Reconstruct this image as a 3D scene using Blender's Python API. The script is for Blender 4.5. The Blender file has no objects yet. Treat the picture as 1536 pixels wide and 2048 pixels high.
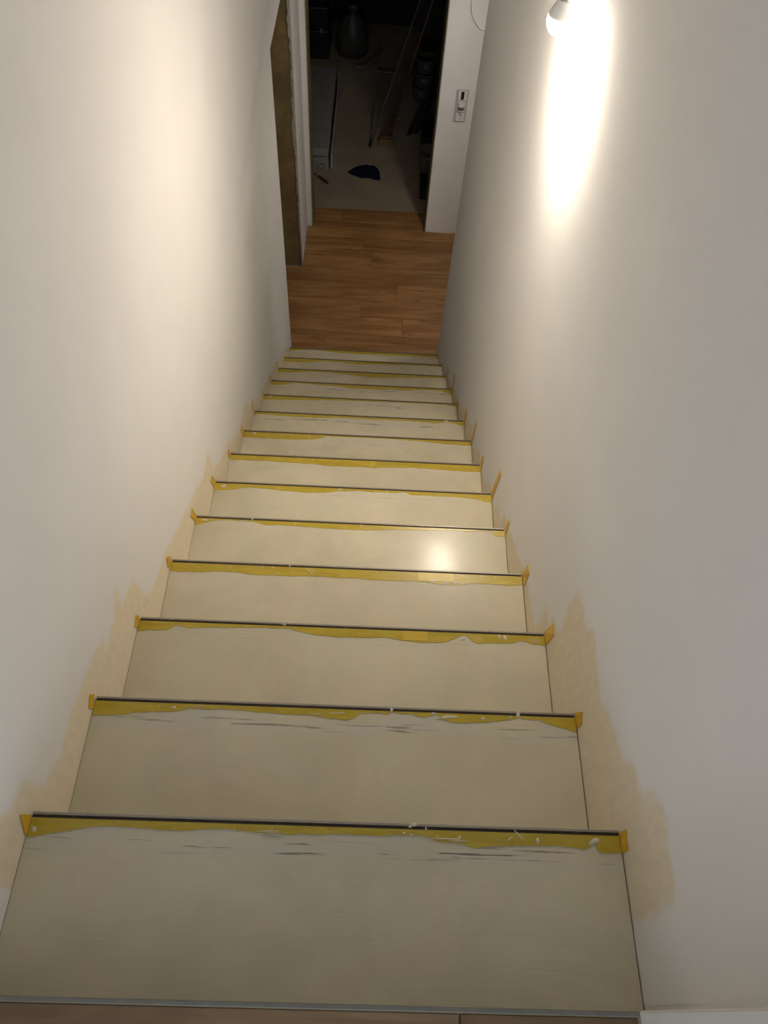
import bpy, bmesh, math, random
from mathutils import Vector, Matrix

SC = bpy.context.scene
COL = SC.collection
PI = math.pi

# ------------------------------------------------------------------ camera
RISE, GOING, WID = 0.17812892, 0.26488297, 1.0      # stair rise, going and width between the walls
ZF = -15 * RISE                                     # level of the lower floor (landing edge is the origin)
cam_data = bpy.data.cameras.new('camera')
cam = bpy.data.objects.new('camera', cam_data)
COL.objects.link(cam)
cam_data.sensor_fit = 'VERTICAL'
cam_data.sensor_height = 36.0
cam_data.lens = 1538.0 / 2048.0 * 36.0
cam_data.clip_start = 0.02
cam.matrix_world = Matrix(((0.998638598, -0.043767636, -0.028378589, 0.53317976),
                           (0.020912257, 0.834330075, -0.550868409, -0.01359126),
                           (0.047787318, 0.549524995, 0.834109496, 1.20510033),
                           (0, 0, 0, 1)))
SC.camera = cam

# ------------------------------------------------------------------ world, lights, exposure
world = bpy.data.worlds.new('world')
SC.world = world
world.use_nodes = True
world.node_tree.nodes['Background'].inputs[0].default_value = (0.6, 0.7, 1.0, 1)
world.node_tree.nodes['Background'].inputs[1].default_value = 0.0
BULB_STRENGTH = 700.0
BULB_COLOR = (1.0, 0.89, 0.74)


def area_light(name, loc, target, size, power, color):
    d = bpy.data.lights.new(name, 'AREA')
    d.shape = 'RECTANGLE'
    d.size, d.size_y = size
    d.energy = power
    d.color = color
    o = bpy.data.objects.new(name, d)
    o.location = loc
    o.rotation_euler = (Vector(target) - Vector(loc)).to_track_quat('-Z', 'Y').to_euler()
    COL.objects.link(o)
    return o


# cool fill light added at the far end of the landing, behind the viewer, and a weak lamp round the corner of the hall
area_light('landing_fill_light', (0.45, -2.52, 0.80), (0.45, 0, 0.70), (0.8, 1.0), 25.0, (0.80, 0.89, 1.0))
area_light('hall_ceiling_light', (1.27, 3.98, -0.40), (1.2, 4.3, ZF), (0.12, 0.12), 4.6, (1.0, 0.93, 0.84))

vs = SC.view_settings
vs.view_transform = 'Standard'
vs.look = 'None'
vs.gamma = 1.0
vs.use_curve_mapping = False
vs.exposure = 0.8

# ------------------------------------------------------------------ helpers


def link(name, me, mat=None, parent=None, loc=(0, 0, 0)):
    o = bpy.data.objects.new(name, me)
    COL.objects.link(o)
    o.location = loc
    if parent is not None:
        o.parent = parent
    if mat is not None and me is not None and len(me.materials) == 0:
        me.materials.append(mat)
    return o


def mesh_from(name, verts, faces, smooth=False):
    me = bpy.data.meshes.new(name)
    me.from_pydata([tuple(v) for v in verts], [], faces)
    bm = bmesh.new()
    bm.from_mesh(me)
    bmesh.ops.recalc_face_normals(bm, faces=bm.faces)
    bm.to_mesh(me)
    bm.free()
    if smooth:
        for p in me.polygons:
            p.use_smooth = True
    return me


def bm_mesh(name, bm, smooth=False):
    me = bpy.data.meshes.new(name)
    bmesh.ops.recalc_face_normals(bm, faces=bm.faces)
    bm.to_mesh(me)
    bm.free()
    if smooth:
        for p in me.polygons:
            p.use_smooth = True
    return me


def box_bm(bm, lo, hi, bevel=0.0, seg=1):
    lo, hi = Vector(lo), Vector(hi)
    c, s = (lo + hi) / 2, hi - lo
    r = bmesh.ops.create_cube(bm, size=1.0, matrix=Matrix.Translation(c) @ Matrix.Diagonal((s.x, s.y, s.z, 1)))
    if bevel:
        es = {e for v in r['verts'] for e in v.link_edges}
        bmesh.ops.bevel(bm, geom=list(es), offset=bevel, segments=seg, affect='EDGES', profile=0.5)


def box(name, lo, hi, mat, parent=None, loc=(0, 0, 0), bevel=0.0, seg=1):
    bm = bmesh.new()
    box_bm(bm, lo, hi, bevel, seg)
    return link(name, bm_mesh(name, bm), mat, parent, loc)


def prism_mesh(name, outline, axis, a, b, smooth=False):
    """extrude a 2D outline along an axis (0: outline is y,z; 1: x,z; 2: x,y)"""
    def P(q, t):
        return {0: (t, q[0], q[1]), 1: (q[0], t, q[1]), 2: (q[0], q[1], t)}[axis]
    n = len(outline)
    v = [P(q, a) for q in outline] + [P(q, b) for q in outline]
    f = [tuple(range(n)), tuple(range(2 * n - 1, n - 1, -1))]
    f += [(i, (i + 1) % n, n + (i + 1) % n, n + i) for i in range(n)]
    me = bpy.data.meshes.new(name)
    me.from_pydata(v, [], f)
    bm = bmesh.new()
    bm.from_mesh(me)
    bmesh.ops.triangulate(bm, faces=[x for x in bm.faces if len(x.verts) > 4])
    bmesh.ops.recalc_face_normals(bm, faces=bm.faces)
    bm.to_mesh(me)
    bm.free()
    return me


def prism(name, outline, axis, a, b, mat, parent=None, loc=(0, 0, 0)):
    return link(name, prism_mesh(name, outline, axis, a, b), mat, parent, loc)


def lathe_mesh(name, prof, seg=32, smooth=True):
    v, f = [], []
    for r, z in prof:
        for k in range(seg):
            t = 2 * PI * k / seg
            v.append((r * math.cos(t), r * math.sin(t), z))
    for i in range(len(prof) - 1):
        for k in range(seg):
            k2 = (k + 1) % seg
            f.append((i * seg + k, i * seg + k2, (i + 1) * seg + k2, (i + 1) * seg + k))
    f.append(tuple(range(seg)))
    f.append(tuple(range(len(v) - seg, len(v))))
    bm = bmesh.new()
    vs_ = [bm.verts.new(q) for q in v]
    for q in f:
        bm.faces.new([vs_[i] for i in q])
    bmesh.ops.remove_doubles(bm, verts=bm.verts, dist=1e-6)
    me = bm_mesh(name, bm, smooth)
    return me


def tube_bm(bm, pts, rad, seg=8):
    pts = [Vector(p) for p in pts]
    rings = []
    n = len(pts)
    rads = rad if isinstance(rad, (list, tuple)) else [rad] * n
    up = None
    for i, p in enumerate(pts):
        d = (pts[min(i + 1, n - 1)] - pts[max(i - 1, 0)]).normalized()
        if up is None:
            up = d.orthogonal().normalized()
        up = (up - d * up.dot(d)).normalized()
        s = d.cross(up)
        rings.append([bm.verts.new(p + (up * math.cos(2 * PI * k / seg) + s * math.sin(2 * PI * k / seg)) * rads[i]) for k in range(seg)])
    for i in range(n - 1):
        for k in range(seg):
            bm.faces.new((rings[i][k], rings[i][(k + 1) % seg], rings[i + 1][(k + 1) % seg], rings[i + 1][k]))
    bm.faces.new(rings[0])
    bm.faces.new(rings[-1])


def tube(name, pts, rad, mat, parent=None, loc=(0, 0, 0), seg=10):
    bm = bmesh.new()
    tube_bm(bm, pts, rad, seg)
    return link(name, bm_mesh(name, bm, True), mat, parent, loc)


def thing(name, label, cat, loc=(0, 0, 0), rotz=0.0, group=None):
    o = link(name, None, None, None, loc)
    o.rotation_euler = (0, 0, rotz)
    return tag(o, label, cat, group)


def tag(o, label, cat, group=None):
    o['label'] = label
    o['category'] = cat
    if group:
        o['group'] = group
    return o


def structure(o):
    o['kind'] = 'structure'
    return o


# ------------------------------------------------------------------ materials


class NT:
    def __init__(self, name):
        self.m = bpy.data.materials.new(name)
        self.m.use_nodes = True
        self.t = self.m.node_tree
        self.b = self.t.nodes['Principled BSDF']

    def n(self, kind, **kw):
        nd = self.t.nodes.new(kind)
        for k, v in kw.items():
            if k in ('operation', 'blend_type', 'data_type', 'noise_dimensions', 'attribute_name', 'feature', 'interpolation_type', 'clamp', 'voronoi_dimensions', 'wave_type', 'bands_direction'):
                setattr(nd, k, v)
        return nd

    def set(self, sock, v):
        if hasattr(v, 'links') or isinstance(v, bpy.types.NodeSocket):
            self.t.links.new(v, sock)
        else:
            sock.default_value = v

    def coords(self, scale=(1, 1, 1), rnd=0.0):
        c = self.n('ShaderNodeTexCoord').outputs['Object']
        if rnd:
            oi = self.n('ShaderNodeObjectInfo').outputs['Random']
            vm = self.n('ShaderNodeVectorMath', operation='ADD')
            mu = self.math('MULTIPLY', oi, rnd)
            cb = self.n('ShaderNodeCombineXYZ')
            for i in range(3):
                self.set(cb.inputs[i], mu)
            self.set(vm.inputs[0], c)
            self.set(vm.inputs[1], cb.outputs[0])
            c = vm.outputs[0]
        mp = self.n('ShaderNodeMapping')
        self.set(mp.inputs['Vector'], c)
        mp.inputs['Scale'].default_value = scale
        return mp.outputs[0]

    def noise(self, vec, scale, detail=3.0, rough=0.5, dist=0.0):
        nd = self.n('ShaderNodeTexNoise')
        self.set(nd.inputs['Vector'], vec)
        nd.inputs['Scale'].default_value = scale
        nd.inputs['Detail'].default_value = detail
        nd.inputs['Roughness'].default_value = rough
        nd.inputs['Distortion'].default_value = dist
        return nd.outputs['Fac']

    def voro(self, vec, scale, rnd=1.0):
        nd = self.n('ShaderNodeTexVoronoi')
        self.set(nd.inputs['Vector'], vec)
        nd.inputs['Scale'].default_value = scale
        nd.inputs['Randomness'].default_value = rnd
        return nd.outputs['Distance']

    def math(self, op, a, b=0.0, clamp=False):
        nd = self.n('ShaderNodeMath', operation=op)
        nd.use_clamp = clamp
        self.set(nd.inputs[0], a)
        self.set(nd.inputs[1], b)
        return nd.outputs[0]

    def step(self, v, a, b, lo=0.0, hi=1.0):
        nd = self.n('ShaderNodeMapRange', interpolation_type='SMOOTHSTEP')
        self.set(nd.inputs['Value'], v)
        for k, x in zip(('From Min', 'From Max', 'To Min', 'To Max'), (a, b, lo, hi)):
            nd.inputs[k].default_value = x
        return nd.outputs['Result']

    def mix(self, fac, a, b, mode='MIX'):
        nd = self.n('ShaderNodeMix', data_type='RGBA', blend_type=mode)
        self.set(nd.inputs['Factor'], fac)
        for s, v in ((nd.inputs[6], a), (nd.inputs[7], b)):
            self.set(s, v if not isinstance(v, tuple) or len(v) == 4 else v + (1,))
        return nd.outputs[2]

    def bump(self, h, strength, dist=0.002):
        nd = self.n('ShaderNodeBump')
        nd.inputs['Strength'].default_value = strength
        nd.inputs['Distance'].default_value = dist
        self.set(nd.inputs['Height'], h)
        self.set(self.b.inputs['Normal'], nd.outputs[0])

    def base(self, v):
        self.set(self.b.inputs['Base Color'], v if not isinstance(v, tuple) or len(v) == 4 else v + (1,))

    def rough(self, v):
        self.set(self.b.inputs['Roughness'], v)

    def xyz(self):
        s = self.n('ShaderNodeSeparateXYZ')
        self.set(s.inputs[0], self.n('ShaderNodeTexCoord').outputs['Object'])
        return s.outputs


def simple(name, col, rough=0.6, var=0.15, scale=30.0, metal=0.0, bump=0.0, spec=0.5):
    k = NT(name)
    c = k.coords((1, 1, 1), 17.0)
    f = k.noise(c, scale, 4.0, 0.6)
    k.base(k.mix(k.step(f, 0.3, 0.7), tuple(x * (1 - var) for x in col), tuple(min(1, x * (1 + var)) for x in col)))
    k.rough(rough)
    k.b.inputs['Metallic'].default_value = metal
    k.b.inputs['Specular IOR Level'].default_value = spec
    if bump:
        k.bump(f, bump, 0.003)
    return k.m


def mat_wall():
    k = NT('wall_paint')
    c = k.coords()
    big = k.noise(c, 1.7, 4.0, 0.55)
    paint = k.mix(k.step(big, 0.35, 0.68), (0.775, 0.757, 0.735), (0.81, 0.793, 0.77))
    bare_n = k.noise(k.coords((1, 6.0, 2.5)), 9.0, 4.0, 0.6)
    bare = k.mix(k.step(bare_n, 0.3, 0.7), (0.74, 0.65, 0.49), (0.79, 0.70, 0.54))
    at = k.n('ShaderNodeAttribute', attribute_name='bare').outputs['Fac']
    at = k.math('SUBTRACT', at, 1.0)
    rag = k.noise(k.coords((1, 1.0, 0.32)), 46.0, 5.0, 0.68)
    rag2 = k.noise(c, 11.0, 3.0, 0.5)
    v = k.math('ADD', at, k.math('MULTIPLY', k.math('SUBTRACT', rag, 0.5), 0.045))
    v = k.math('ADD', v, k.math('MULTIPLY', k.math('SUBTRACT', rag2, 0.5), 0.03))
    fac = k.step(v, -0.010, 0.014)
    # thin second coat: a lighter veil just outside the bare strip
    k.base(k.mix(fac, paint, bare))
    fine = k.noise(c, 420.0, 2.0, 0.6)
    roller = k.noise(c, 130.0, 3.0, 0.6)
    h = k.math('ADD', fine, k.math('MULTIPLY', roller, 1.2))
    k.bump(h, 0.22, 0.0012)
    k.rough(k.math('ADD', k.math('MULTIPLY', fac, 0.2), 0.62))
    k.b.inputs['Specular IOR Level'].default_value = 0.0
    return k.m


def mat_tread():
    k = NT('step_coating')
    c = k.coords((1, 1, 1), 31.0)
    a = k.noise(c, 2.6, 4.0, 0.55, 0.8)
    b = k.noise(c, 5.0, 3.0, 0.5, 1.8)
    d = k.noise(k.coords((1.0, 1.6, 1.0), 77.0), 3.4, 2.0, 0.45, 1.2)
    col = k.mix(k.step(a, 0.32, 0.68), (0.515, 0.462, 0.343), (0.60, 0.548, 0.412))
    col = k.mix(k.step(b, 0.50, 0.66, 0.0, 0.38), col, (0.61, 0.50, 0.385))
    col = k.mix(k.step(d, 0.535, 0.56, 0.0, 0.22), col, (0.485, 0.462, 0.352))     # trowel lap marks
    # grey sanding marks and a thin greyish film in a band behind the tape
    xyz = k.xyz()
    oc = k.n('ShaderNodeSeparateColor')
    k.set(oc.inputs[0], k.n('ShaderNodeObjectInfo').outputs['Color'])
    marky = oc.outputs[0]                       # how much a step was sanded
    film_n = k.noise(k.coords((2.0, 8.0, 1.0), 31.0), 3.0, 3.0)
    film = k.math('MULTIPLY', k.step(xyz[1], -0.068, -0.052), k.step(film_n, 0.38, 0.60, 0.0, 0.75))
    col = k.mix(k.math('MULTIPLY', film, marky), col, (0.535, 0.51, 0.44))
    band = k.math('MULTIPLY', k.step(xyz[1], -0.060, -0.050), k.step(xyz[1], -0.040, -0.028, 1.0, 0.0))
    st = k.noise(k.coords((5.0, 110.0, 1.0), 31.0), 1.6, 3.0, 0.6)
    marks = k.math('MULTIPLY', band, k.step(st, 0.575, 0.66, 0.0, 0.85))
    col = k.mix(k.math('MULTIPLY', marks, marky), col, (0.12, 0.11, 0.095))
    # small pits
    pit = k.step(k.voro(c, 7.0), 0.018, 0.026, 1.0, 0.0)
    col = k.mix(k.math('MULTIPLY', pit, 0.8), col, (0.10, 0.085, 0.07))
    k.base(col)
    k.rough(k.step(k.noise(c, 5.0, 4.0, 0.6), 0.3, 0.7, 0.20, 0.30))
    k.bump(k.noise(k.coords((0.03, 1.0, 1.0), 31.0), 330.0, 2.0, 0.5), 0.35, 0.0006)
    k.b.inputs['Specular IOR Level'].default_value = 0.15
    return k.m


def mat_wood(name, dark, mid, light, rough):
    k = NT(name)
    c = k.coords((1, 1, 1), 53.0)
    g1 = k.noise(k.coords((0.9, 8.0, 4.0), 53.0), 2.0, 5.0, 0.6, 0.9)
    g2 = k.noise(k.coords((2.0, 60.0, 4.0), 53.0), 2.5, 4.0, 0.7)
    knot = k.noise(k.coords((3.4, 14.0, 4.0), 53.0), 1.9, 3.0, 0.6, 0.6)
    col = k.mix(k.step(g1, 0.34, 0.66), dark, light)
    col = k.mix(k.step(g2, 0.35, 0.70, 0.0, 0.35), col, mid)
    col = k.mix(k.step(knot, 0.60, 0.74, 0.0, 0.7), col, tuple(x * 0.45 for x in dark))
    oi = k.n('ShaderNodeObjectInfo').outputs['Random']
    col = k.mix(k.math('MULTIPLY', oi, 0.42), col, tuple(x * 0.72 for x in dark))
    k.base(col)
    k.rough(rough)
    k.bump(g2, 0.10, 0.0015)
    return k.m


def mat_tape(name, a, b, rough):
    k = NT(name)
    c = k.coords((1, 1, 1), 23.0)
    f = k.noise(k.coords((1, 5, 1), 23.0), 14.0, 4.0, 0.6, 0.8)
    k.base(k.mix(k.step(f, 0.3, 0.72), a, b))
    k.rough(rough)
    k.bump(k.noise(c, 60.0, 3.0, 0.6), 0.25, 0.001)
    return k.m


def mat_reveal():
    k = NT('raw_clay_reveal')
    c = k.coords()
    f = k.noise(c, 6.0, 5.0, 0.62)
    g = k.noise(c, 38.0, 4.0, 0.65)
    col = k.mix(k.step(f, 0.3, 0.7), (0.150, 0.100, 0.038), (0.225, 0.155, 0.062))
    col = k.mix(k.step(g, 0.55, 0.75, 0.0, 0.5), col, (0.09, 0.055, 0.022))
    k.base(col)
    k.rough(0.9)
    k.bump(g, 0.5, 0.004)
    return k.m


def mat_emit(name, col, s):
    """frosted cap lit by a board in the neck: brightest at its tip, dimmer towards the collar"""
    k = NT(name)
    k.base((0.9, 0.88, 0.82))
    k.b.inputs['Emission Color'].default_value = col + (1,)
    k.set(k.b.inputs['Emission Strength'], k.step(k.xyz()[2], -0.034, 0.004, s * 1.3, s * 0.06))
    return k.m


M_WALL = mat_wall()
M_TREAD = mat_tread()
M_CEIL = simple('ceiling_paint', (0.78, 0.77, 0.74), 0.8, 0.03, 3.0)
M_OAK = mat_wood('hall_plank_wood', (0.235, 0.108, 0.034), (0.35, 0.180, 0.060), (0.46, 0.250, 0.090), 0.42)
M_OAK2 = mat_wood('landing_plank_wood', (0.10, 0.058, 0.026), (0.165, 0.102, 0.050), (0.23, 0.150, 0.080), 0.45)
M_TAPE = mat_tape('yellow_tape_film', (0.395, 0.285, 0.022), (0.475, 0.355, 0.040), 0.28)
M_FLAP = mat_tape('yellow_tape_end', (0.66, 0.37, 0.015), (0.74, 0.45, 0.03), 0.35)
M_TAPE2 = mat_tape('yellow_tape_double', (0.52, 0.36, 0.035), (0.58, 0.42, 0.06), 0.3)
M_PUTTY = simple('pale_putty', (0.58, 0.54, 0.45), 0.35, 0.06, 40.0)
M_METAL = simple('nosing_metal', (0.31, 0.27, 0.22), 0.42, 0.08, 90.0, metal=0.25)
M_DARK_STRIP = simple('nosing_dark_strip', (0.040, 0.030, 0.022), 0.8, 0.2, 60.0, spec=0.15)
M_ALU = simple('landing_edge_metal', (0.15, 0.14, 0.12), 0.4, 0.08, 60.0, metal=0.3)
M_REVEAL = mat_reveal()
M_PLASTER = simple('torn_plaster', (0.37, 0.335, 0.27), 0.9, 0.22, 45.0, bump=0.5)
M_TRIM = simple('white_trim_paint', (0.60, 0.585, 0.55), 0.4, 0.03, 12.0)
M_SUB = simple('subfloor_screed', (0.32, 0.30, 0.27), 0.9, 0.1, 9.0)
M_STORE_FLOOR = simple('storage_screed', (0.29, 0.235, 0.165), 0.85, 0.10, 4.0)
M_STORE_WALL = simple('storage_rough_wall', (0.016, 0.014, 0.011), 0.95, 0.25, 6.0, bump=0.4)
M_WHITE = simple('white_plastic', (0.78, 0.77, 0.75), 0.35, 0.02, 20.0)
M_GREYP = simple('grey_plastic', (0.16, 0.15, 0.14), 0.4, 0.08, 20.0)
M_BLACK = simple('black_plastic', (0.012, 0.012, 0.013), 0.4, 0.2, 20.0)
M_GLASSD = simple('dark_display', (0.010, 0.006, 0.006), 0.12, 0.1, 20.0)

# ------------------------------------------------------------------ measured outlines
# tape: x along the step, width behind the nosing; tabs: y, z from the nosing; bare plaster edge: y, z on the wall
TAPE = {
 1: [(0.004, 0.0294), (0.01, 0.0295), (0.043, 0.0227), (0.066, 0.0188), (0.092, 0.0137), (0.122, 0.0105), (0.16, 0.0094), (0.195, 0.01), (0.237, 0.0136), (0.264, 0.0121), (0.299, 0.0091), (0.326, 0.0066), (0.351, 0.0095), (0.386, 0.0108), (0.421, 0.013), (0.439, 0.0135), (0.469, 0.0115), (0.528, 0.0116), (0.588, 0.0117), (0.635, 0.0084), (0.659, 0.0077), (0.683, 0.0163), (0.707, 0.0174), (0.73, 0.0204), (0.742, 0.0245), (0.786, 0.0217), (0.866, 0.0175), (0.898, 0.0184), (0.926, 0.0202), (0.938, 0.0217), (0.949, 0.0147), (0.956, 0.0138), (0.956, 0.023), (0.961, 0.0266), (0.997, 0.0266)],
 2: [(0.008, 0.0295), (0.039, 0.0284), (0.063, 0.0253), (0.084, 0.0224), (0.126, 0.0186), (0.159, 0.0152), (0.184, 0.0112), (0.192, 0.0074), (0.234, 0.008), (0.277, 0.0064), (0.32, 0.0092), (0.363, 0.012), (0.406, 0.0139), (0.444, 0.0141), (0.488, 0.0199), (0.517, 0.0203), (0.536, 0.0157), (0.548, 0.0053), (0.589, 0.0038), (0.604, 0.0082), (0.613, 0.0015), (0.628, 0.0024), (0.657, 0.0038), (0.667, 0.0084), (0.682, 0.0103), (0.701, 0.0046), (0.711, 0.0043), (0.714, 0.0141), (0.735, 0.0172), (0.765, 0.0186), (0.814, 0.0144), (0.858, 0.0088), (0.873, 0.0057), (0.879, 0.0015), (0.883, 0.0054), (0.922, 0.0074), (0.946, 0.0155), (0.97, 0.022), (0.996, 0.0275)],
 3: [(0.004, 0.0271), (0.034, 0.0227), (0.07, 0.0211), (0.085, 0.0138), (0.09, 0.0082), (0.113, 0.0094), (0.126, 0.0129), (0.175, 0.0099), (0.236, 0.0064), (0.318, 0.0046), (0.368, 0.0061), (0.402, 0.0128), (0.435, 0.019), (0.485, 0.0227), (0.517, 0.0214), (0.561, 0.0219), (0.604, 0.0187), (0.648, 0.0253), (0.692, 0.0282), (0.736, 0.0273), (0.754, 0.0223), (0.781, 0.0102), (0.799, 0.0033), (0.807, 0.0091), (0.82, 0.0205), (0.833, 0.0246), (0.869, 0.0217), (0.913, 0.0213), (0.931, 0.0134), (0.949, 0.015), (0.962, 0.0216), (0.979, 0.0223), (0.997, 0.0249)],
 4: [(0.003, 0.0289), (0.043, 0.0286), (0.09, 0.0259), (0.146, 0.021), (0.184, 0.023), (0.213, 0.0271), (0.256, 0.0289), (0.327, 0.0271), (0.423, 0.0265), (0.494, 0.0274), (0.507, 0.0264), (0.583, 0.0285), (0.689, 0.0276), (0.73, 0.0303), (0.781, 0.036), (0.822, 0.0329), (0.863, 0.027), (0.914, 0.0275), (0.954, 0.0296), (0.998, 0.0259)],
 5: [(0.005, 0.0259), (0.033, 0.0148), (0.074, 0.0043), (0.155, 0.0021), (0.194, 0.0065), (0.227, 0.0158), (0.292, 0.0125), (0.373, 0.0166), (0.455, 0.0189), (0.497, 0.0191), (0.554, 0.0182), (0.641, 0.0117), (0.698, 0.0088), (0.785, 0.0064), (0.872, 0.0081), (0.902, 0.0073), (0.911, 0.0015), (0.957, 0.0015), (0.961, 0.018), (0.976, 0.0206), (0.997, 0.0209)],
 6: [(0.01, 0.0313), (0.033, 0.0293), (0.055, 0.0264), (0.071, 0.0238), (0.093, 0.0175), (0.12, 0.0133), (0.151, 0.0127), (0.193, 0.0155), (0.235, 0.02), (0.277, 0.0218), (0.337, 0.0227), (0.393, 0.0223), (0.448, 0.0107), (0.518, 0.0069), (0.589, 0.0091), (0.652, 0.0082), (0.687, 0.002), (0.702, 0.0141), (0.758, 0.0136), (0.829, 0.0158), (0.9, 0.0163), (0.956, 0.0218), (0.97, 0.0296), (0.996, 0.0324)],
 7: [(0.008, 0.0241), (0.079, 0.023), (0.156, 0.0225), (0.218, 0.0247), (0.311, 0.0262), (0.404, 0.0335), (0.466, 0.0319), (0.575, 0.0335), (0.621, 0.028), (0.699, 0.0236), (0.777, 0.024), (0.855, 0.0273), (0.933, 0.0297), (0.997, 0.029)],
 8: [(0.008, 0.0314), (0.074, 0.0329), (0.158, 0.0311), (0.243, 0.0304), (0.302, 0.0269), (0.344, 0.0168), (0.368, 0.0044), (0.419, 0.0047), (0.539, 0.0041), (0.676, 0.0025), (0.693, 0.0037), (0.753, 0.0067), (0.839, 0.0125), (0.924, 0.0184), (0.999, 0.0216)],
 9: [(0.003, 0.0227), (0.018, 0.0097), (0.12, 0.0155), (0.203, 0.0188), (0.304, 0.0162), (0.406, 0.0099), (0.498, 0.0103), (0.591, 0.0106), (0.656, 0.0102), (0.777, 0.0113), (0.815, 0.015), (0.871, 0.0152), (0.917, 0.0087), (0.955, 0.0125), (0.996, 0.028)],
 10: [(0.004, 0.0246), (0.093, 0.0229), (0.232, 0.0168), (0.352, 0.0105), (0.532, 0.0057), (0.733, 0.0036), (0.935, 0.0042), (0.998, 0.0161)],
 11: [(0.0, 0.025), (0.077, 0.02), (0.129, 0.0021), (0.205, 0.0073), (0.377, 0.0149), (0.464, 0.0237), (0.572, 0.0239), (0.679, 0.0169), (0.744, 0.02), (0.852, 0.0086), (0.939, 0.0117), (1, 0.036)],
 12: [(0, 0.0274), (0.088, 0.0213), (0.213, 0.0098), (0.363, 0.0124), (0.456, 0.025), (0.583, 0.0322), (0.756, 0.0208), (0.802, 0.0162), (0.999, 0.0094)],
 13: [(0, 0.0304), (0.154, 0.0279), (0.251, 0.0095), (0.349, 0.0146), (0.448, 0.0248), (0.57, 0.0165), (0.693, 0.0133), (0.841, 0.0083), (0.993, 0.0099)],
 14: [(0, 0.0217), (0.101, 0.007), (0.178, 0.0015), (0.283, 0.0161), (0.517, 0.0216), (0.778, 0.0182), (0.909, 0.0182), (0.985, 0.0257)],
}
FLAP_R = {
 1: [(-0.0026, -0.0048), (-0.0037, 0.0269), (-0.0351, 0.0214), (-0.0338, -0.0061)],
 2: [(0.0028, -0.013), (-0.0127, 0.0331), (-0.0335, 0.0143), (-0.0305, -0.0184)],
 3: [(0.0042, -0.0077), (-0.013, 0.0813), (-0.0401, 0.0696), (-0.0315, -0.0029)],
 4: [(0.0166, -0.0295), (-0.0005, 0.0538), (-0.0272, 0.0555), (-0.0346, -0.0103)],
 5: [(0.0115, -0.0231), (0.0019, 0.0506), (-0.0145, 0.0508), (-0.0175, -0.0141)],
 6: [(0.0106, -0.0218), (-0.0169, 0.1508), (-0.0433, 0.1556), (-0.0235, -0.0253)],
 7: [(0.0147, -0.0281), (0.0045, 0.0402), (-0.022, 0.0446), (-0.023, -0.0209)],
 8: [(0.0044, -0.0101), (-0.0056, 0.1327), (-0.0275, 0.1354), (-0.0327, 0.009)],
 9: [(-0.0006, -0.008), (-0.011, 0.0868), (-0.047, 0.1032), (-0.0458, 0.0029)],
 10: [(0.0241, -0.0299), (-0.0052, 0.0159), (-0.0341, 0.0086), (-0.0072, -0.0376)],
 11: [(-0.0011, -0.0073), (0.0158, 0.099), (-0.016, 0.12), (-0.0331, -0.0146)],
 12: [(0.0108, -0.0158), (-0.0037, 0.0734), (-0.0253, 0.0526), (-0.0177, -0.005)],
}
FLAP_L = {
 1: [(-0.0136, 0.0344), (-0.0042, -0.012), (-0.0367, -0.0095)],
 2: [(-0.0092, 0.0118), (0.0014, -0.0115), (-0.0248, -0.0257), (-0.0332, -0.0009)],
 3: [(-0.0098, 0.0098), (0.0016, -0.0141), (-0.0259, -0.0235), (-0.0346, 0.0005)],
 4: [(-0.0185, 0.0248), (0.0099, -0.0133), (-0.007, -0.0294), (-0.0311, -0.0127)],
 5: [(-0.002, 0.0248), (0.0175, -0.04), (-0.0083, -0.0408), (-0.0302, 0.0238)],
 6: [(0.0055, 0.0096), (0.032, -0.0515), (-0.0012, -0.0542), (-0.0233, 0.0162)],
 7: [(0.0164, -0.0121), (0.0428, -0.0642), (0.0036, -0.0531), (-0.0052, -0.0096)],
 8: [(0.0091, 0.0117), (0.0397, -0.0522), (-0.0018, -0.0504), (-0.0156, -0.0009)],
 9: [(0.0119, 0.0449), (0.0305, -0.0323), (0.009, -0.0588), (-0.0033, 0.0067)],
 10: [(0.0146, -0.0075), (0.0404, -0.0479), (0.0126, -0.0592)],
 11: [(-0.0128, 0.0403), (0.0245, -0.024), (-0.0042, -0.034), (-0.0255, 0.0231)],
 12: [(-0.0025, 0.0482), (0.0164, -0.0132), (-0.0052, -0.0236), (-0.0383, 0.0304)],
}
BARE_L = [(0.163, -0.002), (0.229, -0.064), (0.296, -0.112), (0.308, -0.16), (0.321, -0.203), (0.347, -0.206), (0.378, -0.241), (0.414, -0.237), (0.439, -0.244), (0.466, -0.24), (0.506, -0.255), (0.542, -0.265), (0.6, -0.292), (0.642, -0.313), (0.629, -0.361), (0.662, -0.358), (0.719, -0.346), (0.764, -0.307), (0.757, -0.394), (0.838, -0.411), (0.863, -0.55), (0.879, -0.572), (0.934, -0.596), (0.992, -0.62), (1.053, -0.647), (1.33, -0.801), (1.444, -0.864), (1.476, -0.891), (1.536, -0.892), (1.581, -0.873), (1.611, -1.006), (1.669, -1.07), (1.746, -1.122), (1.804, -1.13), (1.895, -1.205), (1.957, -1.277), (2.057, -1.338), (2.139, -1.369), (2.186, -1.346), (2.242, -1.379), (2.299, -1.486), (2.396, -1.558), (2.561, -1.687), (2.714, -1.773), (2.864, -1.886), (3.132, -2.053), (3.437, -2.25), (3.655, -2.417)]
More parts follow.
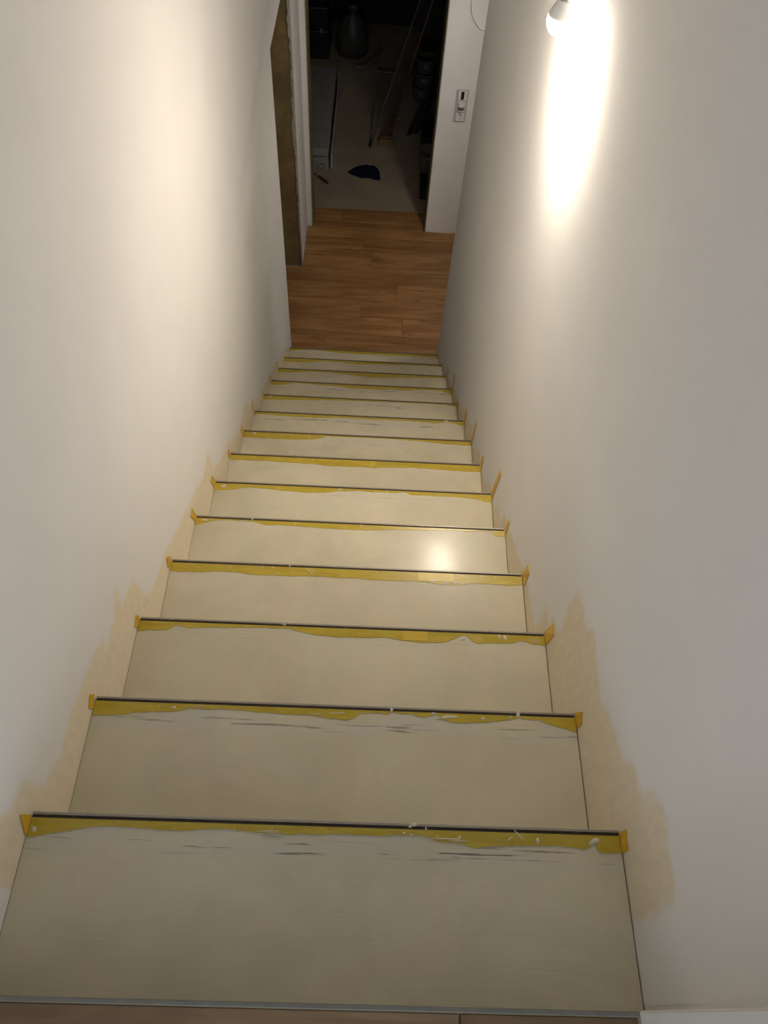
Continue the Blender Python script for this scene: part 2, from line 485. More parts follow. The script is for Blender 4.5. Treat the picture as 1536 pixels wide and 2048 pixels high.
BARE_R = [(0.124, -0.184), (0.122, -0.124), (0.124, -0.08), (0.135, 0.011), (0.164, 0.022), (0.199, 0.024), (0.239, 0.036), (0.267, 0.026), (0.284, 0.014), (0.286, -0.028), (0.3, -0.055), (0.355, -0.057), (0.362, -0.11), (0.431, -0.131), (0.414, -0.109), (0.435, -0.137), (0.476, -0.15), (0.499, -0.181), (0.537, -0.18), (0.588, -0.174), (0.636, -0.17), (0.672, -0.211), (0.706, -0.215), (0.758, -0.233), (0.773, -0.305), (0.75, -0.363), (0.742, -0.403), (0.774, -0.428), (0.804, -0.435), (0.794, -0.501), (0.861, -0.493), (0.846, -0.582), (0.859, -0.624), (0.96, -0.65), (1.033, -0.673), (1.125, -0.731), (1.371, -0.875), (1.393, -0.961), (1.502, -0.994), (1.544, -1.055), (1.641, -1.085), (1.72, -1.176), (1.817, -1.235), (1.934, -1.255), (2.069, -1.397), (2.128, -1.412), (2.177, -1.379), (2.263, -1.478), (2.425, -1.565), (2.59, -1.715), (2.779, -1.826), (2.929, -1.963), (3.223, -2.153), (3.569, -2.412), (3.817, -2.571)]

# ------------------------------------------------------------------ the setting: walls, floors, ceilings
TOP = 2.45
CEIL = -0.30
Y_LW, Y_RW = 3.822, 3.798          # where the stair walls end
Y_REV = 4.760                      # far side of the side doorway in the left wall
Y_BK, Y_BK2 = 5.245, 5.485         # back wall of the hall
Z_HEAD = -0.660

wall_left = structure(prism('wall_left', [(-2.6, ZF - 0.2), (Y_LW, ZF - 0.2), (Y_LW, Z_HEAD), (Y_REV, Z_HEAD), (Y_REV, ZF - 0.2), (Y_BK, ZF - 0.2), (Y_BK, TOP), (-2.6, TOP)], 0, -0.16, 0.0, M_WALL))
wall_right = structure(prism('wall_right', [(-2.6, ZF - 0.2), (Y_RW, ZF - 0.2), (Y_RW, CEIL), (4.02, CEIL), (4.02, TOP), (-2.6, TOP)], 0, 1.0, 1.12, M_WALL))
wall_back = structure(prism('wall_back', [(-0.16, ZF - 0.2), (0.036, ZF - 0.2), (0.036, ZF + 2.06), (0.938, ZF + 2.06), (0.938, ZF - 0.2), (2.6, ZF - 0.2), (2.6, CEIL), (-0.16, CEIL)], 1, Y_BK, Y_BK2, M_WALL))
structure(box('wall_stairwell_end', (0.0, 3.92, CEIL), (1.0, 4.02, TOP), M_WALL))
structure(box('wall_landing_rear', (-0.16, -2.72, -0.2), (1.12, -2.6, TOP), M_WALL))
added_win = structure(prism('added_window_1', [(0.0, 0.25), (0.90, 0.25), (0.90, 1.35), (0.0, 1.35), (0.0, 0.251), (0.05, 0.30), (0.05, 1.30), (0.85, 1.30), (0.85, 0.30), (0.05, 0.3001)], 1, -2.5995, -2.53, M_TRIM))  # unseen window, added as a frame round the fill light
box('added_window_pane', (0.05, -2.596, 0.30), (0.85, -2.590, 1.30), M_GLASSD, added_win)
structure(box('wall_hall_right', (2.6, 3.678, ZF - 0.2), (2.7, Y_BK2, CEIL), M_WALL))
structure(box('wall_hall_front', (1.12, 3.678, ZF - 0.2), (2.6, 3.798, CEIL), M_WALL))
structure(box('wall_side_room_left', (-1.7, 3.2, ZF - 0.2), (-1.6, 5.4, CEIL), M_WALL))
structure(box('wall_side_room_front', (-1.6, 3.1, ZF - 0.2), (-0.16, 3.2, CEIL), M_WALL))
structure(box('wall_side_room_rear', (-1.6, 5.3, ZF - 0.2), (-0.16, 5.4, CEIL), M_WALL))
structure(box('ceiling_side_room', (-1.7, 3.1, CEIL), (-0.16, 5.4, CEIL + 0.2), M_CEIL))
structure(prism('ceiling_hall', [(0.0, 4.02), (1.12, 4.02), (1.12, 3.798), (2.6, 3.798), (2.6, Y_BK2), (0.0, Y_BK2)], 2, CEIL, CEIL + 0.2, M_CEIL))
structure(box('ceiling_stairwell', (-0.16, -2.6, TOP), (1.12, 4.02, TOP + 0.15), M_CEIL))
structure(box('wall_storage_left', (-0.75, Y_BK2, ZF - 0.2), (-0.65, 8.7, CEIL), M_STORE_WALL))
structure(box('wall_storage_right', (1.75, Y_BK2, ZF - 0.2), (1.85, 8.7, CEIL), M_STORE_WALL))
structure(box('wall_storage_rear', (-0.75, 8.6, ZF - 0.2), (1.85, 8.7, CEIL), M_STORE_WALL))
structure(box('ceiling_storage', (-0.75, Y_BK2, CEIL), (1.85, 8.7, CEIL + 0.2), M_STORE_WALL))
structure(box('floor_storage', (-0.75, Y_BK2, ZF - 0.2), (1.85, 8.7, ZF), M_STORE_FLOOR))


# strips of unpainted plaster that follow the steps, as a thin finish sheet on each stair wall
def seg_dist(py, pz, poly):
    best = 1e9
    for (ay, az), (by, bz) in zip(poly[:-1], poly[1:]):
        dy, dz = by - ay, bz - az
        L = dy * dy + dz * dz
        t = 0.0 if L == 0 else max(0.0, min(1.0, ((py - ay) * dy + (pz - az) * dz) / L))
        d = (py - ay - t * dy) ** 2 + (pz - az - t * dz) ** 2
        if d < best:
            best = d
    return math.sqrt(best)


def inside(py, pz, poly):
    c = False
    j = len(poly) - 1
    for i in range(len(poly)):
        yi, zi = poly[i]
        yj, zj = poly[j]
        if (zi > pz) != (zj > pz) and py < (yj - yi) * (pz - zi) / (zj - zi) + yi:
            c = not c
        j = i
    return c


def finish_sheet(x, sgn, line, parent, start):
    dy, dh = 0.012, 0.014
    y0, y1 = start, 3.79
    ny = int((y1 - y0) / dy)
    nh = int(0.50 / dh)
    poly = line + [(line[-1][0] + 0.3, ZF - 0.4), (line[0][0] - 0.02, ZF - 0.4), (line[0][0] - 0.02, line[0][1])]
    verts, vals = [], []
    for i in range(ny + 1):
        y = y0 + (y1 - y0) * i / ny
        loc = [q for k, q in enumerate(line) if any(abs(line[m][0] - y) < 0.22 for m in (max(k - 1, 0), k, min(k + 1, len(line) - 1)))]
        zb = -(y / GOING) * RISE - 0.19
        for j in range(nh + 1):
            z = max(zb + j * dh, ZF + 0.001)
            off = 0.00055 * (1 - (j / nh) ** 3) + 0.00005     # feathered into the wall at its upper edge
            verts.append(((0.0 if sgn > 0 else 1.0) + sgn * off, y, z))
            d = min(seg_dist(y, z, loc), 0.12) if len(loc) > 1 else 0.12
            vals.append(1.0 + (d if inside(y, z, poly) else -d))     # stored about 1, so a wall without it reads as painted
    faces = [(i * (nh + 1) + j, (i + 1) * (nh + 1) + j, (i + 1) * (nh + 1) + j + 1, i * (nh + 1) + j + 1) for i in range(ny) for j in range(nh)]
    me = bpy.data.meshes.new('bare_plaster')
    me.from_pydata(verts, [], faces)
    a = me.attributes.new('bare', 'FLOAT', 'POINT')
    a.data.foreach_set('value', vals)
    if (me.polygons[0].normal.x > 0) != (sgn > 0):
        me.flip_normals()
    o = link('bare_plaster', me, M_WALL, parent)
    o['label'] = 'unpainted beige plaster strip along the steps'
    return o


finish_sheet(0.0006, 1, BARE_L, wall_left, 0.02)
finish_sheet(0.9994, -1, BARE_R, wall_right, 0.012)

# raw reveal of the side doorway and torn plaster along its corner
rng = random.Random(4)
o = box('door_reveal', (-0.16, Y_REV - 0.004, ZF), (-0.010, Y_REV - 0.0005, Z_HEAD), M_REVEAL, wall_left)
o['label'] = 'raw brown reveal of the side doorway'


def torn_strip(name, zlo, zhi, f, place, parent, step=0.016, thick=0.006):
    n = int((zhi - zlo) / step)
    v, fc = [], []
    for i in range(n + 1):
        z = zlo + (zhi - zlo) * i / n
        w = f((z - zlo) / (zhi - zlo))
        for t in (0.0, thick):
            v.append(place(0.0, t, z))
            v.append(place(w, t, z))
    for i in range(n):
        a, b = i * 4, i * 4 + 4
        for p, q in ((0, 1), (1, 3), (3, 2), (2, 0)):
            fc.append((a + p, a + q, b + q, b + p))
    fc += [(0, 1, 3, 2), (n * 4, n * 4 + 1, n * 4 + 3, n * 4 + 2)]
    return link(name, mesh_from(name, v, fc), M_PLASTER, parent)


def lip(t):
    w = 0.013 + 0.010 * math.exp(-((t - 0.52) / 0.09) ** 2) + 0.006 * math.exp(-((t - 0.86) / 0.08) ** 2)
    w += 0.0035 * math.sin(t * 61) * math.sin(t * 23 + 1) + 0.002 * math.sin(t * 170)
    return max(0.003, w + rng.uniform(-0.0025, 0.0025) - 0.006 * (t < 0.12))


torn_strip('plaster_edge', ZF, Z_HEAD, lip, lambda w, t, z: (-w, Y_REV - 0.004 - t, z), wall_left)
# doorway to the storage room: unfinished jambs with ragged plaster edges
for sx, xj in ((1, 0.036), (-1, 0.938)):
    box('door_reveal', (min(xj, xj + sx * 0.004), Y_BK + 0.012, ZF), (max(xj, xj + sx * 0.004), Y_BK2, ZF + 2.06), M_REVEAL, wall_back)
    torn_strip('plaster_edge', ZF, ZF + 2.06, lambda t: 0.012 + rng.uniform(-0.004, 0.008), lambda w, t, z, s=sx, x=xj: (x + s * (0.002 + t), Y_BK + w, z), wall_back, 0.03, 0.004)

# wooden floors, plank by plank
floor = structure(box('floor', (-1.6, 3.66, ZF - 0.2), (2.6, Y_BK2 - 0.002, ZF - 0.012), M_SUB))
plank_me = {}


def planks(parent, x0, x1, rows, z, mat, L, seed, gap=0.0012):
    rg = random.Random(seed)
    for (ya, yb) in rows:
        x = x0 - rg.uniform(0.1, 0.9) * L
        while x < x1:
            a, b = max(x, x0), min(x + L, x1)
            if b - a > 0.03:
                key = (round(b - a, 3), round(yb - ya, 3), mat.name)
                if key not in plank_me:
                    bm = bmesh.new()
                    box_bm(bm, (gap / 2, gap / 2, -0.012), (b - a - gap / 2, yb - ya - gap / 2, 0.0), 0.0012)
                    plank_me[key] = bm_mesh('plank', bm)
                link('plank', plank_me[key], mat, parent, (a, ya, z))
            x += L


PW = 0.182
rows, y = [], 3.68
while y < Y_BK2 - 0.004:
    rows.append((y, min(y + PW, Y_BK2 - 0.002)))
    y += PW
for ya, yb in rows:
    if yb <= Y_RW:
        planks(floor, 0.003, 0.997, [(ya, yb)], ZF, M_OAK, 1.28, int(ya * 100))
    elif ya < Y_LW or yb > Y_REV:
        if yb > Y_BK:
            if ya < Y_BK:
                planks(floor, 0.002, 2.59, [(ya, Y_BK - 0.001)], ZF, M_OAK, 1.28, int(ya * 100))
                planks(floor, 0.046, 0.926, [(Y_BK - 0.001, yb)], ZF, M_OAK, 1.28, int(ya * 100))
            else:
                planks(floor, 0.046, 0.926, [(ya, yb)], ZF, M_OAK, 1.28, int(ya * 100))
        elif ya < Y_LW:
            planks(floor, 0.003, 0.997, [(ya, Y_LW)], ZF, M_OAK, 1.28, int(ya * 100))
            planks(floor, -0.30, 2.59, [(Y_LW, yb)], ZF, M_OAK, 1.28, int(ya * 100))
        elif ya < Y_REV:
            planks(floor, -0.30, 2.59, [(ya, Y_REV - 0.012)], ZF, M_OAK, 1.28, int(ya * 100))
            planks(floor, 0.002, 2.59, [(Y_REV - 0.012, yb)], ZF, M_OAK, 1.28, int(ya * 100))
        else:
            planks(floor, 0.002, 2.59, [(ya, yb)], ZF, M_OAK, 1.28, int(ya * 100))
    else:
        planks(floor, -0.30, 2.59, [(ya, yb)], ZF, M_OAK, 1.28, int(ya * 100))

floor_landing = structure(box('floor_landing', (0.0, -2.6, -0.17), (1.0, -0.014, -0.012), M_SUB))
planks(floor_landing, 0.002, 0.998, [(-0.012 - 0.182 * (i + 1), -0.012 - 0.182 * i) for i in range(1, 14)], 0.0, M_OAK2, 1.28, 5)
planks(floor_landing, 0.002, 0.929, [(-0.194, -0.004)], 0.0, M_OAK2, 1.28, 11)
bm = bmesh.new()
box_bm(bm, (0.002, -0.004, -0.022), (0.9305, 0.0025, 0.0010), 0.001, 2)
o = link('nosing_strip', bm_mesh('nosing_strip', bm), M_ALU, floor_landing)
o['label'] = 'thin grey metal edge of the landing floor'

# white casing at the head of the stairs
bm = bmesh.new()
box_bm(bm, (0.931, -0.19, 0.0008), (0.9995, 0.0035, 2.05), 0.003, 2)
structure(link('trim_1', bm_mesh('trim_1', bm), M_TRIM))

# ------------------------------------------------------------------ staircase
stairs = thing('staircase', 'straight flight of beige coated steps going down between white walls', 'staircase', (0, 0, ZF))
NOSE = 0.0078
bm = bmesh.new()
box_bm(bm, (0.0012, -GOING - 0.012, -0.036), (WID - 0.0022, -0.004, 0.0), 0.001)
tread_me = bm_mesh('tread', bm)
bm = bmesh.new()
box_bm(bm, (0.0015, -0.016, 0.0), (WID - 0.0022, 0.0, RISE - 0.037), 0.0005)
riser_me = bm_mesh('riser', bm)
prof = [(-NOSE, -0.001), (-NOSE, 0.0010), (-0.0032, 0.0010), (-0.0029, 0.0020), (0.0006, 0.0020), (0.0014, 0.0012), (0.0016, -0.001), (0.0016, -0.024), (0.0003, -0.024), (0.0003, -0.001)]
nose_me = prism_mesh('nosing_strip', prof, 0, 0.004, WID - 0.004)
bm = bmesh.new()
box_bm(bm, (0.0045, -NOSE + 0.0002, 0.0008), (WID - 0.0045, -0.0031, 0.0014), 0.0002)  # dark brown strip along the inner edge of the nosing
dark_strip_me = bm_mesh('inner_dark_strip', bm)
link('riser', riser_me, M_TREAD, stairs, (0, -0.016, -RISE - ZF + 0.0))
for n in range(1, 15):
    zt = -n * RISE - ZF
    tr = link('tread', tread_me, M_TREAD, stairs, (0, n * GOING, zt))
    sanded = {1: 1.0, 2: 0.8, 3: 0.12, 4: 0.06, 5: 0.06, 6: 0.3, 7: 0.2, 8: 0.7, 9: 0.9, 10: 0.9, 11: 1.0, 12: 0.7}.get(n, 0.4)
    tr.color = (sanded, sanded, sanded, 1)
    link('riser', riser_me, M_TREAD, stairs, (0, n * GOING - 0.006, zt - RISE))
    s = link('nosing_strip', nose_me, M_METAL, stairs, (0, n * GOING, zt))
    link('inner_dark_strip', dark_strip_me, M_DARK_STRIP, s)

# ------------------------------------------------------------------ yellow masking tape on every step
ORD = ['first', 'second', 'third', 'fourth', 'fifth', 'sixth', 'seventh', 'eighth', 'ninth', 'tenth', 'eleventh', 'twelfth', 'thirteenth', 'last']
HOW = {1: 'wide yellow tape with grey streaks', 2: 'smeared yellow tape with putty bridges', 3: 'yellow tape with a doubled bright patch',
       4: 'even yellow tape with shiny wet patch', 5: 'thin wavy yellow tape with short stub', 6: 'yellow tape with the longest wall flap',
       7: 'straight fully visible yellow tape', 8: 'yellow tape half covered with putty'}


def resample(rows, step=0.004, seed=0):
    rg = random.Random(seed)
    out = []
    x = 0.0
    rows = sorted(rows)
    while x <= 1.0001:
        for (xa, wa), (xb, wb) in zip(rows[:-1], rows[1:]):
            if xa <= x <= xb:
                w = wa + (wb - wa) * ((x - xa) / (xb - xa) if xb > xa else 0)
                break
        else:
            w = rows[0][1] if x < rows[0][0] else rows[-1][1]
        out.append((x, w))
        x += step
    res, wob = [], 0.0
    for x, w in out:
        wob = 0.72 * wob + rg.uniform(-0.0009, 0.0009)
        res.append((x, max(0.0008, w + wob)))
    return res


def ribbon(name, cols, z0, z1, mat, parent):
    """strip between y=0 and y=-w(x), closed, thickness z0..z1"""
    v, f = [], []
    for x, w in cols:
        v += [(x, 0, z0), (x, -w, z0), (x, 0, z1), (x, -w, z1)]
    for i in range(len(cols) - 1):
        a, b = 4 * i, 4 * i + 4
        for p, q in ((0, 1), (1, 3), (3, 2), (2, 0)):
            f.append((a + p, a + q, b + q, b + p))
    e = 4 * (len(cols) - 1)
    f += [(0, 1, 3, 2), (e, e + 1, e + 3, e + 2)]
    return link(name, mesh_from(name, v, f), mat, parent)


def blob_bm(bm, x, y, z, rx, ry, h, rot=0.0, seg=8, rg=random):
    c, s = math.cos(rot), math.sin(rot)
    ring0, ring1 = [], []
    for k in range(seg):
        t = 2 * PI * k / seg
        j = rg.uniform(0.75, 1.2)
        a, b = rx * math.cos(t) * j, ry * math.sin(t) * j
        ring0.append(bm.verts.new((x + a * c - b * s, y + a * s + b * c, z)))
        a, b = a * 0.6, b * 0.6
        ring1.append(bm.verts.new((x + a * c - b * s, y + a * s + b * c, z + h * 0.8)))
    top = bm.verts.new((x, y, z + h))
    for k in range(seg):
        k2 = (k + 1) % seg
        bm.faces.new((ring0[k], ring0[k2], ring1[k2], ring1[k]))
        bm.faces.new((ring1[k], ring1[k2], top))


# putty drops: x, distance behind the nose, half lengths, turn
DROPS = {
    1: [(0.638, 0.003, .004, .003, 0), (0.628, 0.014, .003, .002, 0), (0.64, 0.017, .003, .002, 0), (0.722, 0.018, .003, .004, .3), (0.822, 0.010, .016, .0016, -.85), (0.855, 0.019, .003, .005, .2),
        (0.808, 0.018, .006, .0015, .6), (0.665, 0.006, .002, .003, 0), (0.645, 0.0005, .008, .0035, 0), (0.952, 0.018, .012, .004, .5), (0.012, 0.026, .004, .005, .8),
        (0.40, 0.018, .022, .0011, .04), (0.405, 0.021, .018, .0010, .02), (0.41, 0.024, .02, .0010, 0), (0.70, 0.021, .03, .0012, 0), (0.72, 0.024, .025, .001, 0)],
    2: [(0.164, 0.016, .004, .003, 0), (0.803, 0.016, .005, .004, 0), (0.612, 0.004, .004, .006, 0), (0.877, 0.005, .005, .008, 0), (0.86, 0.012, .004, .002, .8), (0.215, 0.012, .012, .001, .1),
        (0.70, 0.009, .004, .003, 0), (0.735, 0.015, .016, .003, 0), (0.72, 0.018, .014, .002, .1), (0.50, 0.016, .02, .0012, .05), (0.46, 0.019, .018, .001, 0), (0.88, -.001, .01, .002, 0)],
    3: [(0.35, 0.003, .004, .002, 0), (0.356, 0.004, .003, .003, 0), (0.081, 0.001, .003, .002, 0), (0.793, 0.022, .007, .004, .5), (0.899, 0.016, .004, .008, .3), (0.885, 0.013, .003, .007, .3),
        (0.965, 0.02, .0012, .009, .35), (0.973, 0.02, .0012, .009, .35), (0.981, 0.02, .0012, .009, .35), (0.84, 0.022, .0012, .007, .3), (0.832, 0.022, .0012, .007, .3), (0.54, 0.022, .002, .002, 0)],
    4: [(0.167, 0.015, .003, .003, 0), (0.258, 0.010, .003, .002, 0), (0.287, 0.012, .003, .002, 0), (0.305, 0.027, .003, .002, 0), (0.39, 0.018, .018, .0013, -.8), (0.40, 0.018, .016, .0011, -.8), (0.335, 0.004, .003, .003, 0),
        (0.74, 0.033, .018, .003, -.1), (0.78, 0.038, .016, .003, 0), (0.81, 0.036, .012, .003, .2), (0.84, 0.034, .01, .002, 0), (0.345, 0.022, .003, .003, 0)],
    5: [(0.182, 0.003, .004, .004, 0), (0.32, 0.013, .003, .003, 0), (0.532, 0.010, .003, .003, 0), (0.535, 0.019, .003, .003, 0), (0.15, 0.012, .02, .0012, .15), (0.03, 0.014, .012, .004, 0)],
    6: [(0.45, 0.012, .012, .003, 0), (0.62, 0.012, .004, .003, 0), (0.035, 0.020, .010, .006, 0)],
    7: [(0.327, 0.016, .004, .003, 0), (0.56, 0.030, .01, .002, 0)],
    8: [(0.05, 0.016, .008, .006, 0), (0.215, 0.012, .004, .003, 0), (0.29, 0.022, .006, .003, 0)],
    9: [(0.915, 0.010, .014, .006, 0)],
    10: [(0.04, 0.014, .008, .006, 0)],
}
tape_roots = []
for n in range(1, 15):
    if n in HOW:
        lab = '%s on the %s step from the top' % (HOW[n], ORD[n - 1])
    elif n < 14:
        lab = 'narrow yellow tape on the nosing of the %s step from the top' % ORD[n - 1]
    else:
        lab = 'yellow tape on the lowest step beside the wooden hall floor'
    t = thing('masking_tape', lab, 'tape', (0, n * GOING - NOSE - 0.0002, -n * RISE), group='yellow tapes on the steps')
    cols = resample(TAPE[n], 0.004, n)
    cols = [(min(max(x, 0.003), 0.9965), w + 0.0008) for x, w in cols]
    ribbon('tape_strip', cols, 0.00015, 0.0010, M_TAPE, t)
    for side, tab in ((0, FLAP_L), (1, FLAP_R)):
        if n not in tab:
            continue
        dz = 0.0012 - min(b for a, b in tab[n])
        dy = min(0.0, 0.003 - max(a for a, b in tab[n]))
        pts = [(a + dy + NOSE, b + dz) for a, b in tab[n]]
        # keep the tab above its own tread behind the nose
        xw = 0.0012 if side == 0 else 0.9988
        xo = xw + (0.0016 if side == 0 else -0.0016)
        lo = min(p[0] for p in pts)
        hi = max(p[0] for p in pts)
        m = len(pts)
        v = [(xw, a, b) for a, b in pts] + [(xo, a, b) for a, b in pts]
        f = [tuple(range(m)), tuple(range(2 * m - 1, m - 1, -1))] + [(i, (i + 1) % m, m + (i + 1) % m, m + i) for i in range(m)]
        fl = link('tape_tab', mesh_from('tape_tab', v, f), M_FLAP, t)
    if n in DROPS:
        rg = random.Random(n)
        bm = bmesh.new()
        for x, d, rx, ry, ro in DROPS[n]:
            zz = 0.0009 if d > NOSE else 0.0012
            blob_bm(bm, x, NOSE - d, zz, rx, ry, 0.0012, ro, 8, rg)
        for _ in range(14 if n < 6 else 5):
            x = rg.uniform(0.05, 0.95)
            w = min(cols, key=lambda q: abs(q[0] - x))[1]
            if w > 0.006:
                rr = rg.uniform(0.0008, 0.0018)
                blob_bm(bm, x, -rg.uniform(0.1, 0.95) * w, 0.0009, rr, rr, 0.0008, 0, 6, rg)
        o = link('putty_drops', bm_mesh('putty_drops', bm), M_PUTTY, t)
        o['kind'] = 'stuff'
        o['label'] = 'pale dried putty drops and smears'
    patch = {3: (0.647, 0.707, 0.024), 4: (0.70, 0.80, 0.027), 7: (0.558, 0.578, 0.026)}.get(n)
    if patch:
        a, b, w = patch
        pc = [(a + (b - a) * i / 20, w + 0.0008 * math.sin(i * 2.1)) for i in range(21)]
        o = ribbon('overlap_patch', pc, 0.0010, 0.0018, M_TAPE2, t)
        o['label'] = 'brighter doubled piece of tape'

# ------------------------------------------------------------------ bulb hanging by the right wall
BX, BY, BZ = 0.938, 1.896, 0.378
BR = 0.0335
bulb = thing('light_bulb', 'lit white bulb hanging beside the right stair wall', 'light bulb', (BX, BY, BZ))
z_c = 0.009
t0 = math.asin(z_c / BR)
prof = [(0.0004, -BR * 1.02)]
for i in range(1, 19):
    t = -PI / 2 + (t0 + PI / 2) * i / 18
    prof.append((BR * math.cos(t), BR * math.sin(t) * (1.02 if t < 0 else 1.0)))
link('diffuser', lathe_mesh('diffuser', prof, 40), mat_emit('lit_diffuser', BULB_COLOR, BULB_STRENGTH), bulb)
rc = BR * math.cos(t0)
body = [(rc * 0.985, z_c + 0.0004), (rc * 0.99, z_c + 0.003), (rc * 0.93, z_c + 0.010), (rc * 0.80, z_c + 0.018), (rc * 0.66, z_c + 0.026), (rc * 0.57, z_c + 0.032), (rc * 0.54, z_c + 0.036)]
link('bulb_neck', lathe_mesh('bulb_neck', body, 40), simple('bulb_neck_plastic', (0.80, 0.78, 0.72), 0.4, 0.02, 20.0), bulb)
sock = thing('lamp_holder', 'dark grey lamp holder with cable above the lit bulb', 'lamp holder', (BX, BY, BZ + z_c + 0.0362))
link('socket', lathe_mesh('socket', [(0.0185, 0.0), (0.0195, 0.001), (0.0195, 0.020), (0.0205, 0.021), (0.0205, 0.030), (0.0190, 0.032), (0.0165, 0.050), (0.007, 0.062), (0.0055, 0.070)], 32), M_GREYP, sock)
tube('cable', [(0, 0, 0.068), (0.001, 0.002, 0.4), (-0.002, 0.003, 1.0), (0.0, 0.0, TOP - (BZ + z_c + 0.0362))], 0.0032, M_WHITE, sock)

# ------------------------------------------------------------------ switch panel and loose cable on the hall wall
sw = thing('switch_panel', 'white three part control panel with display, sensor and switch on hall wall', 'switch', (1.0905, Y_BK, -1.645))
box('frame_plate', (-0.041, -0.0085, -0.1115), (0.041, -0.0002, 0.1115), simple('frame_plastic', (0.50, 0.49, 0.48), 0.4, 0.02, 20.0), sw, bevel=0.003, seg=2)
th = box('thermostat_cover', (-0.0285, -0.0135, 0.0435), (0.0285, -0.008, 0.1035), M_WHITE, sw, bevel=0.002, seg=2)
box('display', (-0.0095, -0.0150, 0.0475), (0.0105, -0.0132, 0.1005), M_GLASSD, th, bevel=0.0006)
hs = []
for i in range(17):
    a = PI * i / 16
    hs.append((0.0275 * math.cos(a), -0.008 - 0.030 * math.sin(a)))
sn = prism('sensor_housing', hs, 2, -0.026, 0.030, M_WHITE, sw)
hs2 = [(0.0268 * math.cos(PI * i / 16), -0.0085 - 0.0312 * math.sin(PI * i / 16)) for i in range(2, 15)]
hs3 = [(0.02 * math.cos(PI * i / 16), -0.012 - 0.02 * math.sin(PI * i / 16)) for i in range(14, 1, -1)]
prism('sensor_lens', hs2 + hs3, 2, -0.017, 0.004, simple('sensor_lens_grey', (0.14, 0.12, 0.10), 0.3, 0.05), sn)
rk = box('rocker', (-0.0285, -0.0140, -0.1035), (0.0285, -0.008, -0.0435), M_WHITE, sw, bevel=0.002, seg=2)
M_MARK = simple('dark_print', (0.05, 0.04, 0.035), 0.6, 0.05)
bm = bmesh.new()
for k in range(4):                      # small four bladed symbol
    a = PI / 4 + k * PI / 2
    blob = [(0.002, 0.0), (0.007, 0.0035), (0.0115, 0.003), (0.0125, -0.001), (0.008, -0.002)]
    vv = []
    for y_ in (-0.0146, -0.0139):
        vv.append([bm.verts.new((px * math.cos(a) - pz * math.sin(a), y_, -0.0575 + px * math.sin(a) + pz * math.cos(a))) for px, pz in blob])
    bm.faces.new(vv[0])
    bm.faces.new(vv[1])
    for i in range(5):
        bm.faces.new((vv[0][i], vv[0][(i + 1) % 5], vv[1][(i + 1) % 5], vv[1][i]))
link('fan_symbol', bm_mesh('fan_symbol', bm), M_MARK, rk)
box('switch_mark', (-0.0015, -0.0146, -0.092), (0.0015, -0.0139, -0.078), M_MARK, rk)

cp = [(1.30, 5.236, -0.302), (1.19, 5.222, -0.50), (1.105, 5.226, -0.78), (1.078, 5.232, -0.95), (1.074, 5.236, -0.985), (1.075, 5.229, -1.022), (1.084, 5.229, -1.058), (1.096, 5.229, -1.082), (1.111, 5.229, -1.102), (1.137, 5.228, -1.134), (1.159, 5.228, -1.146), (1.18, 5.228, -1.143), (1.215, 5.238, -1.12), (1.24, 5.246, -1.10)]


def smooth(pts, it=2):
    pts = [Vector(p) for p in pts]
    for _ in range(it):
        q = [pts[0]]
        for a, b in zip(pts[:-1], pts[1:]):
            q += [a * 0.75 + b * 0.25, a * 0.25 + b * 0.75]
        q.append(pts[-1])
        pts = q
    return pts


c = tube('power_cable', smooth(cp), 0.0058, simple('white_cable_sheath', (0.88, 0.87, 0.84), 0.4, 0.02))
tag(c, 'loose white cable looping down the wall above the switch panel', 'cable')

# ------------------------------------------------------------------ things in the dark storage room
M_CARTON = simple('pale_carton', (0.29, 0.28, 0.265), 0.6, 0.10, 8.0)
M_CARTON2 = simple('white_carton', (0.42, 0.405, 0.38), 0.55, 0.06, 8.0)
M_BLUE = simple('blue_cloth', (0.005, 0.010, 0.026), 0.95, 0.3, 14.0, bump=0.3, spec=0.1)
M_RED = simple('dark_red_handle', (0.09, 0.018, 0.012), 0.4, 0.15, 30.0)
M_STICK = simple('brown_stick_wood', (0.105, 0.042, 0.02), 0.5, 0.25, 25.0)
M_STICK2 = simple('grey_stick_metal', (0.10, 0.092, 0.08), 0.45, 0.1, 25.0)
M_BRIST = simple('straw_bristles', (0.26, 0.19, 0.09), 0.9, 0.3, 90.0, bump=0.6)
M_STEEL = simple('brushed_steel', (0.45, 0.43, 0.40), 0.35, 0.05, 60.0, metal=0.8)
M_ORANGE = simple('orange_fabric', (0.30, 0.07, 0.015), 0.9, 0.2, 10.0, bump=0.3)
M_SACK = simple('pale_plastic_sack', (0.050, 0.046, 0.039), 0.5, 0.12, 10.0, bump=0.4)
M_TUB = simple('pale_tub_plastic', (0.085, 0.08, 0.068), 0.45, 0.06, 10.0)

